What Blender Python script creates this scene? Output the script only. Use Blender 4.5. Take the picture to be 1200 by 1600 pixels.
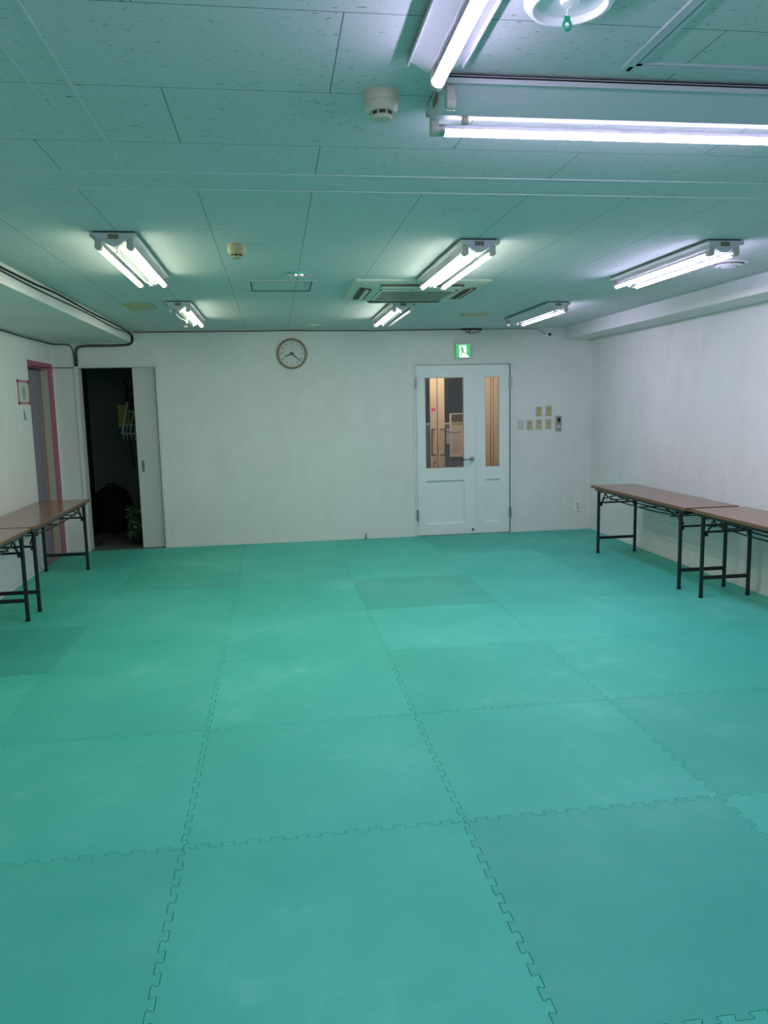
import bpy, bmesh, math, random
from mathutils import Vector, Matrix
random.seed(7)
for o in list(bpy.data.objects): bpy.data.objects.remove(o)
SC = bpy.context.scene
COL = SC.collection
PI = math.pi

# ------------------------------------------------------------------ camera
CAM_Z, F_PX = 1.5071, 1206.17
YAW, PITCH, ROLL = map(math.radians, (7.8866, -7.8534, -1.2498))
Fv = Vector((math.sin(YAW)*math.cos(PITCH), math.cos(YAW)*math.cos(PITCH), math.sin(PITCH)))
R0 = Vector((math.cos(YAW), -math.sin(YAW), 0)); U0 = R0.cross(Fv)
Rv = math.cos(ROLL)*R0 + math.sin(ROLL)*U0
Uv = -math.sin(ROLL)*R0 + math.cos(ROLL)*U0
cam = bpy.data.cameras.new('camera'); co = bpy.data.objects.new('camera', cam); COL.objects.link(co)
m3 = Matrix((Rv, Uv, -Fv)).transposed()
co.matrix_world = Matrix.Translation((0, 0, CAM_Z)) @ m3.to_4x4()
cam.sensor_fit = 'VERTICAL'; cam.sensor_height = 32.0; cam.lens = 32.0*F_PX/1600.0
cam.clip_start = 0.02; cam.clip_end = 100
SC.camera = co

# ------------------------------------------------------------------ world, exposure
w = bpy.data.worlds.new('world'); SC.world = w; w.use_nodes = True
w.node_tree.nodes['Background'].inputs[0].default_value = (0.02, 0.025, 0.04, 1)
w.node_tree.nodes['Background'].inputs[1].default_value = 0.3
vs = SC.view_settings
vs.view_transform = 'Standard'; vs.look = 'None'; vs.gamma = 1.0; vs.exposure = 1.57
vs.use_curve_mapping = False
TUBE = 17.0                                    # radiance of a lit fluorescent tube
LEFT_C, MID_C, RIGHT_C = (0.84, 0.88, 0.66), (1.17, 1.18, 1.03), (1.12, 0.92, 1.44)

# ------------------------------------------------------------------ room dimensions
XL, XR, YB, YF, H = -2.284, 3.675, 8.674, -1.425, 2.348
BLx, BLz, BRx, BRz = -1.476, 2.2275, 3.341, 2.215     # soffits

# ------------------------------------------------------------------ materials
def mat(name, col, rough=0.6, metal=0.0, emis=None, estr=0.0, spec=0.5):
    m = bpy.data.materials.new(name); m.use_nodes = True
    b = m.node_tree.nodes['Principled BSDF']
    b.inputs['Base Color'].default_value = (*col, 1)
    b.inputs['Roughness'].default_value = rough
    b.inputs['Metallic'].default_value = metal
    b.inputs['Specular IOR Level'].default_value = spec
    if emis:
        b.inputs['Emission Color'].default_value = (*emis, 1)
        b.inputs['Emission Strength'].default_value = estr
    return m
class NT:
    def __init__(s, m): s.m = m; s.t = m.node_tree; s.b = s.t.nodes['Principled BSDF']
    def n(s, typ, **kw):
        nd = s.t.nodes.new(typ)
        for k, v in kw.items(): setattr(nd, k, v)
        return nd
    def l(s, a, b): s.t.links.new(a, b)
    def math(s, op, a, b=None, c=None):
        nd = s.n('ShaderNodeMath', operation=op)
        for i, v in enumerate((a, b, c)):
            if v is None: continue
            if isinstance(v, (int, float)): nd.inputs[i].default_value = v
            else: s.l(v, nd.inputs[i])
        return nd.outputs[0]
    def noise(s, vec, scale, detail=3, rough=0.5):
        nd = s.n('ShaderNodeTexNoise'); nd.inputs['Scale'].default_value = scale
        nd.inputs['Detail'].default_value = detail; nd.inputs['Roughness'].default_value = rough
        s.l(vec, nd.inputs['Vector']); return nd.outputs['Fac']
    def mapping(s, vec, scale=(1, 1, 1), loc=(0, 0, 0)):
        nd = s.n('ShaderNodeMapping'); nd.inputs['Scale'].default_value = scale; nd.inputs['Location'].default_value = loc
        s.l(vec, nd.inputs['Vector']); return nd.outputs[0]
    def ramp(s, fac, stops):
        nd = s.n('ShaderNodeValToRGB'); cr = nd.color_ramp
        while len(cr.elements) < len(stops): cr.elements.new(0.5)
        for e, (p, c) in zip(cr.elements, stops):
            e.position = p; e.color = (*c, 1) if len(c) == 3 else c
        s.l(fac, nd.inputs[0]); return nd.outputs[0]
    def mix(s, fac, a, b, mode='MIX'):
        nd = s.n('ShaderNodeMix', data_type='RGBA', blend_type=mode)
        for i, v in ((0, fac), (6, a), (7, b)):
            if isinstance(v, (int, float)): nd.inputs[i].default_value = v
            elif isinstance(v, tuple): nd.inputs[i].default_value = (*v, 1)
            else: s.l(v, nd.inputs[i])
        return nd.outputs[2]
    def bump(s, h, strength, dist):
        nd = s.n('ShaderNodeBump'); nd.inputs['Strength'].default_value = strength
        nd.inputs['Distance'].default_value = dist
        s.l(h, nd.inputs['Height']); s.l(nd.outputs[0], s.b.inputs['Normal'])
    def geo(s): return s.n('ShaderNodeNewGeometry').outputs['Position']

def wall_mat(name, col, dirt):
    m = mat(name, col, 0.75, spec=0.25); t = NT(m); p = t.geo()
    big = t.noise(p, 1.1, 4, 0.6)
    sm = t.noise(t.mapping(p, (2, 2, 1.0)), 3.0, 5, 0.65)
    f = t.math('MULTIPLY', t.math('MULTIPLY', big, sm), 2.6)
    c = t.ramp(f, [(0.45, col), (1.0, dirt)])
    t.l(c, t.b.inputs['Base Color'])
    t.bump(t.noise(p, 260, 2, 0.6), 0.25, 0.0012)
    return m
M = {}
M['wall'] = wall_mat('wallpaper', (0.81, 0.82, 0.79), (0.76, 0.765, 0.72))
M['wall_r'] = wall_mat('wallpaper_right', (0.82, 0.81, 0.82), (0.76, 0.74, 0.74))
M['beam'] = wall_mat('beam_paper', (0.76, 0.78, 0.75), (0.72, 0.73, 0.70))

# ceiling boards: travertine-like flecks, staggered joints
def ceiling_mat():
    base = (0.66, 0.70, 0.70)
    m = mat('rock_wool_ceiling', base, 0.9, spec=0.1); t = NT(m); p = t.geo()
    sep = t.n('ShaderNodeSeparateXYZ'); t.l(p, sep.inputs[0]); X, Y = sep.outputs[0], sep.outputs[1]
    # flecks: voronoi-like noise stretched along X
    st = t.mapping(p, (42, 170, 1)); v = t.noise(st, 1.0, 2.5, 0.6)
    dens = t.noise(p, 3.0, 2, 0.5)
    th = t.math('ADD', v, t.math('MULTIPLY', dens, 0.10))
    fl = t.ramp(th, [(0.705, (0, 0, 0)), (0.735, (1, 1, 1))])
    w_ = 0.4435
    def line(coord, off, period, width):
        fr = t.math('FRACT', t.math('DIVIDE', t.math('SUBTRACT', coord, off), period))
        d = t.math('MINIMUM', fr, t.math('SUBTRACT', 1.0, fr))
        return t.math('LESS_THAN', d, width/period)
    lw = 0.0014
    far = t.math('GREATER_THAN', Y, 3.19); near = t.math('LESS_THAN', Y, 2.965)
    # far zone: long boards run in Y, cross joints staggered column by column
    lx = line(X, 0.184-100*w_, w_, lw)
    colid = t.math('FLOOR', t.math('DIVIDE', t.math('SUBTRACT', X, 0.184-100*w_), w_))
    par = t.math('FRACT', t.math('MULTIPLY', colid, 0.5))            # 0 or .5
    sh = t.math('MULTIPLY', par, 2*w_)
    ly = line(t.math('ADD', Y, sh), 3.868-20*w_, 2*w_, lw)
    farl = t.math('MULTIPLY', t.math('MAXIMUM', lx, t.math('MULTIPLY', ly, 0.6)), far)
    # near zone: rows in X
    ry = line(Y, 1.786-20*0.4345, 0.4345, lw)
    rid = t.math('FLOOR', t.math('DIVIDE', t.math('SUBTRACT', Y, 1.786-20*0.4345), 0.4345))
    rp = t.math('MULTIPLY', t.math('FRACT', t.math('MULTIPLY', rid, 0.5)), 2*w_)
    rx = line(t.math('ADD', X, rp), 0.184-40*w_, 2*w_, lw)
    nearl = t.math('MULTIPLY', t.math('MAXIMUM', rx, ry), near)
    lines = t.math('MAXIMUM', farl, nearl)
    c1 = t.mix(t.math('MULTIPLY', fl, 0.7), t.mix(t.noise(p, 1.3, 3), base, (0.60, 0.64, 0.64)), (0.10, 0.12, 0.12))
    c2 = t.mix(t.math('MULTIPLY', lines, 0.8), c1, (0.06, 0.07, 0.07))
    t.l(c2, t.b.inputs['Base Color'])
    hh = t.math('SUBTRACT', 1.0, t.math('MAXIMUM', lines, fl))
    t.bump(hh, 0.4, 0.003)
    return m
M['ceiling'] = ceiling_mat()

def mat_foam():
    m = mat('eva_foam', (0.08, 0.54, 0.42), 0.55, spec=0.35); t = NT(m); p = t.geo()
    oi = t.n('ShaderNodeObjectInfo')
    big = t.noise(p, 0.9, 5, 0.6); mid = t.noise(p, 5, 5, 0.7); fine = t.noise(p, 90, 3, 0.6)
    a = t.ramp(big, [(0.35, (0.060, 0.51, 0.40)), (0.65, (0.095, 0.60, 0.48))])
    worn = t.ramp(t.math('MULTIPLY', mid, big), [(0.28, (0, 0, 0)), (0.42, (1, 1, 1))])
    c = t.mix(t.math('MULTIPLY', worn, 0.6), a, (0.20, 0.70, 0.58))
    c = t.mix(t.math('MULTIPLY', fine, 0.25), c, (0.045, 0.40, 0.29))
    vm = t.n('ShaderNodeVectorMath', operation='MULTIPLY'); t.l(c, vm.inputs[0]); t.l(oi.outputs['Color'], vm.inputs[1])
    t.l(vm.outputs[0], t.b.inputs['Base Color'])
    t.bump(t.noise(p, 420, 2, 0.6), 0.35, 0.0012)
    r = t.ramp(mid, [(0.3, (0.5,)*3), (0.7, (0.68,)*3)]); t.l(r, t.b.inputs['Roughness'])
    return m
M['foam'] = mat_foam()
M['subfloor'] = mat('subfloor', (0.05, 0.12, 0.10), 0.8)

def wood(name, c1, c2, rough, axis_scale):
    m = mat(name, c1, rough); t = NT(m)
    tc = t.n('ShaderNodeTexCoord').outputs['Object']
    f = t.noise(t.mapping(tc, axis_scale), 2.0, 6, 0.6)
    t.l(t.ramp(f, [(0.3, c1), (0.7, c2)]), t.b.inputs['Base Color'])
    return m
M['tabletop'] = wood('table_laminate', (0.30, 0.155, 0.085), (0.235, 0.115, 0.062), 0.17, (40, 2.0, 10))
M['tableedge'] = mat('table_edge', (0.17, 0.085, 0.045), 0.5)
M['black'] = mat('black_paint', (0.008, 0.009, 0.011), 0.35)
M['blackm'] = mat('black_matte', (0.006, 0.006, 0.007), 0.85)
M['fix'] = mat('white_enamel', (0.62, 0.64, 0.66), 0.35)
M['sock'] = mat('socket_plastic', (0.55, 0.54, 0.48), 0.5)
M['label'] = mat('brown_label', (0.22, 0.19, 0.12), 0.6)
M['unlit'] = mat('unlit_tube', (0.30, 0.31, 0.33), 0.15)
M['chrome'] = mat('chrome', (0.75, 0.76, 0.78), 0.22, 1.0)
M['steel'] = mat('satin_steel', (0.42, 0.43, 0.44), 0.38, 1.0)
M['door'] = mat('door_paint', (0.84, 0.88, 0.85), 0.4)
M['frame'] = mat('frame_paint', (0.74, 0.77, 0.73), 0.45)
M['slide'] = mat('sliding_door_paint', (0.62, 0.63, 0.60), 0.5)
M['beige'] = mat('beige_plastic', (0.56, 0.47, 0.27), 0.45)
M['beige2'] = mat('ivory_plastic', (0.62, 0.58, 0.46), 0.45)
M['white'] = mat('white_plastic', (0.90, 0.91, 0.93), 0.4)
M['offwhite'] = mat('grey_white_plastic', (0.60, 0.62, 0.58), 0.4)
M['dark'] = mat('dark_slot', (0.02, 0.022, 0.024), 0.6)
M['brown'] = mat('brown_slot', (0.10, 0.07, 0.05), 0.6)
M['acpanel'] = mat('aircon_plastic', (0.60, 0.63, 0.54), 0.45)
M['alum'] = mat('aluminium_trim', (0.58, 0.60, 0.64), 0.45, 0.15)
M['pink'] = mat('pink_paint', (0.42, 0.10, 0.17), 0.5)
M['pinktape'] = mat('pink_tape', (0.62, 0.22, 0.28), 0.6)
M['lav'] = mat('lavender_door', (0.27, 0.235, 0.29), 0.5)
M['reveal'] = mat('beige_jamb', (0.56, 0.50, 0.40), 0.5)
M['paper'] = mat('paper', (0.62, 0.66, 0.60), 0.7)
M['greenink'] = mat('green_print', (0.30, 0.45, 0.33), 0.7)
M['wood'] = wood('light_wood', (0.74, 0.55, 0.38), (0.66, 0.47, 0.31), 0.45, (60, 60, 2.0))
M['clockwood'] = wood('clock_wood', (0.34, 0.25, 0.15), (0.26, 0.18, 0.10), 0.45, (20, 20, 20))
M['face'] = mat('clock_face', (0.92, 0.93, 0.91), 0.5)
M['ink'] = mat('black_ink', (0.02, 0.02, 0.02), 0.5)
M['greyink'] = mat('grey_ink', (0.25, 0.25, 0.26), 0.5)
M['red'] = mat('red_label', (0.85, 0.08, 0.18), 0.5)
M['poster'] = mat('poster_paper', (0.62, 0.50, 0.44), 0.6)
M['posterpic'] = mat('poster_picture', (0.10, 0.07, 0.06), 0.6)
M['olive'] = mat('poster_band', (0.32, 0.28, 0.14), 0.6)
M['bluepl'] = mat('blue_strap', (0.12, 0.12, 0.25), 0.4)
M['grey'] = mat('storeroom_dim_grey', (0.20, 0.22, 0.22), 0.8)  # dark grey puts the storeroom's dimness into its wall and ceiling colour
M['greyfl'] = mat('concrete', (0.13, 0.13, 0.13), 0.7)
M['parapet'] = mat('parapet', (0.30, 0.28, 0.33), 0.8)
M['night'] = mat('night_wall', (0.07, 0.07, 0.078), 0.9)
M['yellow'] = mat('yellow_sheet', (0.24, 0.19, 0.02), 0.6)
M['rackw'] = mat('rack_white', (0.42, 0.44, 0.44), 0.5)
M['leaf'] = mat('leaf', (0.05, 0.12, 0.045), 0.6)
M['leaf2'] = mat('pale_leaf', (0.16, 0.24, 0.12), 0.6)
M['pullgreen'] = mat('green_pull', (0.0, 0.32, 0.14), 0.4)
M['cablew'] = mat('grey_cable', (0.30, 0.31, 0.31), 0.5)
M['lens'] = mat('lens', (0.004, 0.004, 0.006), 0.08)
def emis(name, col, s): return mat(name, (0.8, 0.8, 0.8), 0.4, emis=col, estr=s)
M['signgreen'] = mat('sign_green', (0.0, 0.25, 0.07), 0.4, emis=(0.05, 0.50, 0.15), estr=0.32)
M['signwhite'] = mat('sign_white', (0.7, 0.8, 0.7), 0.4, emis=(0.75, 1.0, 0.75), estr=0.36)
M['signman'] = mat('sign_runner', (0.0, 0.12, 0.05), 0.4, emis=(0.02, 0.30, 0.11), estr=0.2)
g = bpy.data.materials.new('clear_glass'); g.use_nodes = True; nt = g.node_tree; nt.nodes.clear()
o_ = nt.nodes.new('ShaderNodeOutputMaterial'); mx = nt.nodes.new('ShaderNodeMixShader')
tr = nt.nodes.new('ShaderNodeBsdfTransparent'); gl = nt.nodes.new('ShaderNodeBsdfGlossy'); fr = nt.nodes.new('ShaderNodeFresnel')
gl.inputs['Roughness'].default_value = 0.03; fr.inputs[0].default_value = 1.45
tr.inputs[0].default_value = (0.985, 0.995, 0.99, 1)
nt.links.new(fr.outputs[0], mx.inputs[0]); nt.links.new(tr.outputs[0], mx.inputs[1]); nt.links.new(gl.outputs[0], mx.inputs[2])
nt.links.new(mx.outputs[0], o_.inputs[0]); M['glass'] = g

# ------------------------------------------------------------------ mesh helpers
class MB:
    def __init__(s): s.bm = bmesh.new()
    def box(s, a, b, bev=0.0, rot=None, piv=None):
        t = bmesh.new(); bmesh.ops.create_cube(t, size=1)
        c = [(a[i]+b[i])/2 for i in range(3)]; d = [abs(b[i]-a[i]) for i in range(3)]
        for v in t.verts: v.co = Vector((v.co[i]*d[i]+c[i] for i in range(3)))
        if bev > 0: bmesh.ops.bevel(t, geom=t.edges[:], offset=bev, segments=2, affect='EDGES', profile=0.7)
        if rot is not None:
            bmesh.ops.transform(t, matrix=Matrix.Translation(piv or c) @ rot @ Matrix.Translation(-Vector(piv or c)), verts=t.verts)
        s.add(t); return s
    def add(s, t):
        me = bpy.data.meshes.new('tmp'); t.to_mesh(me); t.free(); s.bm.from_mesh(me); bpy.data.meshes.remove(me)
    def cyl(s, a, b, r, r2=None, seg=16, caps=True):
        a, b = Vector(a), Vector(b); d = b-a; t = bmesh.new()
        bmesh.ops.create_cone(t, cap_ends=caps, segments=seg, radius1=r, radius2=r if r2 is None else r2, depth=d.length)
        q = d.to_track_quat('Z', 'Y').to_matrix().to_4x4()
        bmesh.ops.transform(t, matrix=Matrix.Translation((a+b)/2) @ q, verts=t.verts)
        s.add(t); return s
    def tube(s, pts, r, seg=8, smooth=2):
        pts = [Vector(p) for p in pts]
        for _ in range(smooth):
            n = [pts[0]]
            for p, q in zip(pts, pts[1:]): n += [p*0.75+q*0.25, p*0.25+q*0.75]
            n.append(pts[-1]); pts = n
        rings = []; up = Vector((0.13, 0.31, 0.94))
        for i, p in enumerate(pts):
            t = (pts[min(i+1, len(pts)-1)]-pts[max(i-1, 0)]).normalized()
            u = t.cross(up)
            if u.length < 0.05: u = t.cross(Vector((1, 0, 0)))
            u.normalize(); v = u.cross(t).normalized(); up = v
            rings.append([s.bm.verts.new(p+r*(math.cos(2*PI*k/seg)*u+math.sin(2*PI*k/seg)*v)) for k in range(seg)])
        for A, B in zip(rings, rings[1:]):
            for k in range(seg): s.bm.faces.new((A[k], A[(k+1) % seg], B[(k+1) % seg], B[k]))
        s.bm.faces.new(rings[0][::-1]); s.bm.faces.new(rings[-1]); return s
    def lathe(s, prof, c=(0, 0, 0), seg=32, axis='Z'):
        c = Vector(c); rings = []
        def P(r, h, a):
            x, y = r*math.cos(a), r*math.sin(a)
            return c + (Vector((x, y, h)) if axis == 'Z' else Vector((x, h, y)))
        for r, h in prof:
            if r < 1e-6: rings.append([s.bm.verts.new(P(0, h, 0))])
            else: rings.append([s.bm.verts.new(P(r, h, 2*PI*k/seg)) for k in range(seg)])
        for A, B in zip(rings, rings[1:]):
            for k in range(seg):
                k2 = (k+1) % seg
                f = [A[k % len(A)], A[k2 % len(A)], B[k2 % len(B)], B[k % len(B)]]
                f = list(dict.fromkeys(f))
                if len(f) > 2: s.bm.faces.new(f)
        return s
    def prism(s, poly, axis, a, b):
        # poly: 2D points in the other two axes (order x,y,z without axis)
        def P(p, h):
            if axis == 'x': return Vector((h, p[0], p[1]))
            if axis == 'y': return Vector((p[0], h, p[1]))
            return Vector((p[0], p[1], h))
        A = [s.bm.verts.new(P(p, a)) for p in poly]; B = [s.bm.verts.new(P(p, b)) for p in poly]
        n = len(poly)
        for i in range(n): s.bm.faces.new((A[i], A[(i+1) % n], B[(i+1) % n], B[i]))
        s.bm.faces.new(A[::-1]); s.bm.faces.new(B); return s
    def build(s, name, m, parent=None, smooth=False, **tags):
        bmesh.ops.recalc_face_normals(s.bm, faces=s.bm.faces[:])
        me = bpy.data.meshes.new(name); s.bm.to_mesh(me); s.bm.free()
        me.materials.append(m)
        if smooth:
            for p in me.polygons: p.use_smooth = True
            me.set_sharp_from_angle(angle=math.radians(40))
        o = bpy.data.objects.new(name, me); COL.objects.link(o)
        if parent: o.parent = parent
        for k, v in tags.items(): o[k] = v
        return o
def root(name, loc, label, cat, group=None, rz=0, **k):
    o = bpy.data.objects.new(name, None); COL.objects.link(o); o.empty_display_size = 0.05
    o.location = loc; o.rotation_euler = (0, 0, rz); o['label'] = label; o['category'] = cat
    if group: o['group'] = group
    for a, b in k.items(): o[a] = b
    return o
def struct(name, mb, m, parent=None, **k):
    o = mb.build(name, m, parent, **k)
    if parent is None: o['kind'] = 'structure'
    return o
def copy_tree(o, parent=None):
    c = o.copy(); COL.objects.link(c)
    if parent: c.parent = parent
    for ch in [x for x in bpy.data.objects if x.parent == o]: copy_tree(ch, c)
    return c
RX = lambda a: Matrix.Rotation(a, 4, 'X'); RY = lambda a: Matrix.Rotation(a, 4, 'Y'); RZ = lambda a: Matrix.Rotation(a, 4, 'Z')

# ================================================================== SETTING
struct('floor', MB().box((XL-0.2, YF-0.2, -0.12), (XR+0.2, YB+0.02, -0.018)), M['subfloor'])
struct('ceiling', MB().box((XL-0.2, YF-0.2, H), (XR+0.2, YB+0.1, H+0.1)), M['ceiling'])
struct('wall_right', MB().box((XR, YF-0.1, -0.1), (XR+0.12, YB, H)), M['wall_r'])
struct('wall_front', MB().box((XL-0.12, YF-0.12, -0.1), (XR+0.12, YF, H)), M['wall'])
# left wall with the opening of the pink door
PD0, PD1, PDz = 7.795, 8.445, 1.975
struct('wall_left', MB().box((XL-0.14, YF, -0.1), (XL, PD0, H)).box((XL-0.14, PD0, PDz), (XL, YB, H))
       .box((XL-0.14, PD1, -0.1), (XL, YB, PDz)), M['wall'])
# back wall, openings: sliding door and main door
SX0, SX1, SZ = -2.050, -1.240, 1.982
DX0, DX1, DZ = 1.590, 2.695, 1.950
T = 0.12
bw = MB()
for a, b in (((XL-0.14, 0), (SX0, 0)), ((SX1, 0), (DX0, 0)), ((DX1, 0), (XR+0.12, 0))):
    bw.box((a[0], YB, -0.1), (b[0], YB+T, H))
bw.box((SX0, YB, SZ), (SX1, YB+T, H)).box((DX0, YB, DZ), (DX1, YB+T, H))
struct('wall_back', bw, M['wall'])
struct('trim_1', MB().box((XL, YF, BLz), (BLx, YB, H)), M['beam'], label='boxed ceiling beam along the left wall')
struct('trim_2', MB().box((BRx, YF, BRz), (XR, YB, H)), M['beam'], label='boxed ceiling beam along the right wall')
struct('trim_3', MB().box((XL+0.8, 2.965, H-0.003), (BRx, 2.974, H)).box((XL+0.8, 3.180, H-0.003), (BRx, 3.189, H)), mat('ceiling_batten', (0.66, 0.70, 0.70), 0.9))
struct('trim_4', MB().box((-0.494, 0.6, H-0.002), (-0.484, 2.93, H)).box((-0.592, 0.6, H-0.0015), (-0.587, 2.93, H)), mat('ceiling_bead', (0.62, 0.66, 0.66), 0.9))
struct('baseboard_back', MB().box((SX1+0.035, YB-0.006, -0.018), (DX0-0.03, YB, 0.035)).box((DX1+0.03, YB-0.006, -0.018), (XR, YB, 0.035)), M['wall'])
struct('baseboard_left', MB().box((XL, YF, -0.018), (XL+0.006, PD0, 0.035)), M['wall'])
struct('baseboard_right', MB().box((XR-0.006, YF, -0.018), (XR, YB-0.01, 0.035)), M['wall_r'])

# --- main double door (big leaf + narrow leaf)
d = root('door_1', (0, YB, 0), 'white two-leaf entrance door with glazed upper panels in the back wall', 'door', kind='structure')
fm = MB()
fm.box((DX0-0.026, -0.012, -0.018), (DX0, 0.10, DZ+0.028), 0.003).box((DX1, -0.012, -0.018), (DX1+0.026, 0.10, DZ+0.028), 0.003)
fm.box((DX0, -0.012, DZ), (DX1, 0.10, DZ+0.028), 0.003)
fm.build('door_frame', M['frame'], d)
def leaf(x0, x1, gx0, gx1, px0, px1, name):
    b = MB(); z0, z1, gz0, gz1, pz0, pz1 = 0.004, DZ-0.006, 0.778, 1.808, 0.130, 0.636
    y0, y1 = 0.012, 0.047
    b.box((x0, y0, z0), (gx0, y1, z1)).box((gx1, y0, z0), (x1, y1, z1))
    b.box((gx0, y0, z0), (gx1, y1, pz0)).box((gx0, y0, pz1), (gx1, y1, gz0)).box((gx0, y0, gz1), (gx1, y1, z1))
    b.box((gx0, y0+0.024, pz0), (gx1, y1-0.002, pz1))
    # raised moulding round the lower panel
    b.prism([(y0+0.002, pz0), (y0+0.024, pz0+0.016), (y0+0.024, pz0)], 'x', gx0, gx1)
    L = b.build(name, M['door'], d)
    gb = MB()
    for q in (((gx0, gz0), (gx1, gz0+0.007)), ((gx0, gz1-0.007), (gx1, gz1)), ((gx0, gz0), (gx0+0.007, gz1)), ((gx1-0.007, gz0), (gx1, gz1))):
        gb.box((q[0][0], y0+0.004, q[0][1]), (q[1][0], y0+0.026, q[1][1]))
    gb.build('glazing_bead', M['reveal'], L)
    MB().box((gx0, y0+0.014, gz0), (gx1, y0+0.019, gz1)).build('pane', M['glass'], L)
    return L
L1 = leaf(DX0+0.005, 2.287, 1.699, 2.150, 1.699, 2.150, 'door_leaf')
L2 = leaf(2.291, DX1-0.005, 2.400, 2.568, 2.400, 2.568, 'door_leaf')
MB().box((2.279, 0.003, 0.005), (2.300, 0.013, DZ-0.01), 0.003).build('meeting_strip', M['door'], L2)
hb = MB().lathe([(0, -0.014), (0.024, -0.014), (0.026, -0.008), (0.026, 0.012)], (2.240, 0, 0.875), 20, 'Y')
hb.cyl((2.240, -0.045, 0.875), (2.240, -0.01, 0.875), 0.010)
hb.tube([(2.240, -0.045, 0.875), (2.20, -0.050, 0.875), (2.135, -0.046, 0.872)], 0.0085)
hb.build('lever_handle', M['steel'], L1, True, label='chrome lever handle')
hy = MB().cyl((2.136, -0.046, 0.872), (2.112, -0.046, 0.871), 0.0092); hy.build('grip_end', M['black'], L1, label='black end of the lever')
for x, z, L in ((DX0+0.001, 1.745, L1), (DX0+0.001, 0.245, L1), (DX1-0.001, 1.745, L2), (DX1-0.001, 0.235, L2)):
    MB().cyl((x, -0.016, z-0.062), (x, -0.016, z+0.062), 0.011, seg=12).box((x-0.014, -0.013, z-0.058), (x+0.014, 0.012, z+0.058)).build('hinge', M['steel'], L, label='grey metal hinge')
MB().lathe([(0, -0.012), (0.010, -0.012), (0.012, 0.012)], (2.247, 0, 0.052), 12, 'Y').build('door_stop', M['dark'], L1)

# --- sliding door, half pushed into the wall
d = root('door_2', (0, YB, 0), 'white sliding door half open onto the dark storeroom', 'door', kind='structure')
f = MB()
f.box((SX0-0.030, -0.010, -0.018), (SX0+0.012, 0.16, SZ+0.022), 0.003)
f.box((SX0, -0.010, SZ), (SX1, 0.0, SZ+0.022), 0.002).box((SX0, 0.0, SZ-0.012), (SX1, T, SZ+0.001))
f.box((SX1-0.002, -0.010, -0.018), (SX1+0.032, 0.03, SZ+0.022), 0.003)
f.build('door_frame', M['frame'], d)
sl = MB().box((-1.492, 0.045, 0.004), (-1.225, 0.078, SZ-0.012), 0.002)
SLF = sl.build('sliding_leaf', M['slide'], d)
MB().box((-1.455, 0.0435, 0.842), (-1.423, 0.0455, 0.972)).build('pull_plate', M['steel'], SLF)
MB().box((-1.450, 0.0425, 0.850), (-1.428, 0.0440, 0.964)).build('finger_recess', mat('recess_grey', (0.16, 0.17, 0.17), 0.5), SLF)
MB().box((SX0+0.012, 0.0, -0.018), (SX1, T+0.02, 0.002)).build('threshold', M['greyfl'], d)

# --- pink framed door in the left wall
d = root('door_3', (XL, 0, 0), 'lavender door in a pink frame in the left wall', 'door', kind='structure')
MB().box((-0.05, PD1, -0.018), (0.006, 8.610, 2.008)).box((-0.05, PD0-0.004, PDz-0.030), (0.006, PD1, 2.008)).build('pink_frame', M['pink'], d, label='pink painted frame')
MB().box((-0.135, PD1-0.012, 0), (-0.001, PD1+0.004, PDz-0.03)).build('jamb', M['reveal'], d, label='beige inner jamb')
MB().box((-0.075, PD1-0.020, 0), (-0.070, PD1-0.010, PDz-0.03)).build('rubber_seal', M['pink'], d)
lf = MB().box((-0.13, PD0, 0.004), (-0.092, PD1-0.012, PDz-0.03)).build('door_leaf', M['lav'], d, label='lavender grey door leaf')
MB().box((-0.001, 8.50, 1.885), (0.016, 8.545, 1.935), 0.004).build('lock_box', M['pinktape'], d)
MB().box((0.014, 8.512, 1.900), (0.018, 8.530, 1.918)).build('keyhole_cover', M['dark'], d)
MB().box((-0.14, PD0, -0.018), (0.001, PD1, 0.003)).build('threshold', M['lav'], d)

# ================================================================== FLOOR MATS
NT_ = 11
def seam(a=0.0105):
    # polyline from t=0 to 1 with lateral offset; dovetail teeth
    pts = [(0.0, 0.0), (0.022, 0.0)]
    p = (1-0.044)/NT_; ov = 0.085*p
    raw = []
    for k in range(NT_):
        s = 0.022+k*p
        u0, u1 = s+0.25*p, s+0.75*p
        raw += [(u0+ov, -a), (u0-ov, a), (u1+ov, a), (u1-ov, -a)]
    out = []
    allp = [(0.022, -a)]+raw+[(0.978, -a)]
    # round corners (one Chaikin-like cut)
    for i, q in enumerate(allp):
        if i in (0, len(allp)-1): out.append(q); continue
        pr, nx = allp[i-1], allp[i+1]; cut = 0.0085
        for r in (pr, nx):
            dx, dy = r[0]-q[0], r[1]-q[1]; l = math.hypot(dx, dy); c = min(cut, l*0.45)
            if r is pr: A = (q[0]+dx/l*c, q[1]+dy/l*c)
            else: B = (q[0]+dx/l*c, q[1]+dy/l*c)
        mid = ((A[0]+B[0]+q[0]*1.0)/3*1.0, (A[1]+B[1]+q[1])/3)
        out += [A, mid, B]
    return pts+out+[(0.978, 0.0), (1.0, 0.0)]
SE = seam()
XS = [XL]+[-1.373+k for k in range(5)]+[XR]
YS = [YF+0.0]+[-0.425+k for k in range(9)]+[YB]
XS[0] = XL+0.002; XS[-1] = XR-0.002; YS[0] = YF+0.002; YS[-1] = YB-0.002
def edge(p, q, kind, sgn):
    # kind False -> straight
    if not kind: return [p]
    d = Vector(q)-Vector(p); n = Vector((-d.y, d.x)).normalized()
    return [tuple(Vector(p)+d*t+n*off*sgn) for t, off in SE[:-1]]
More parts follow.
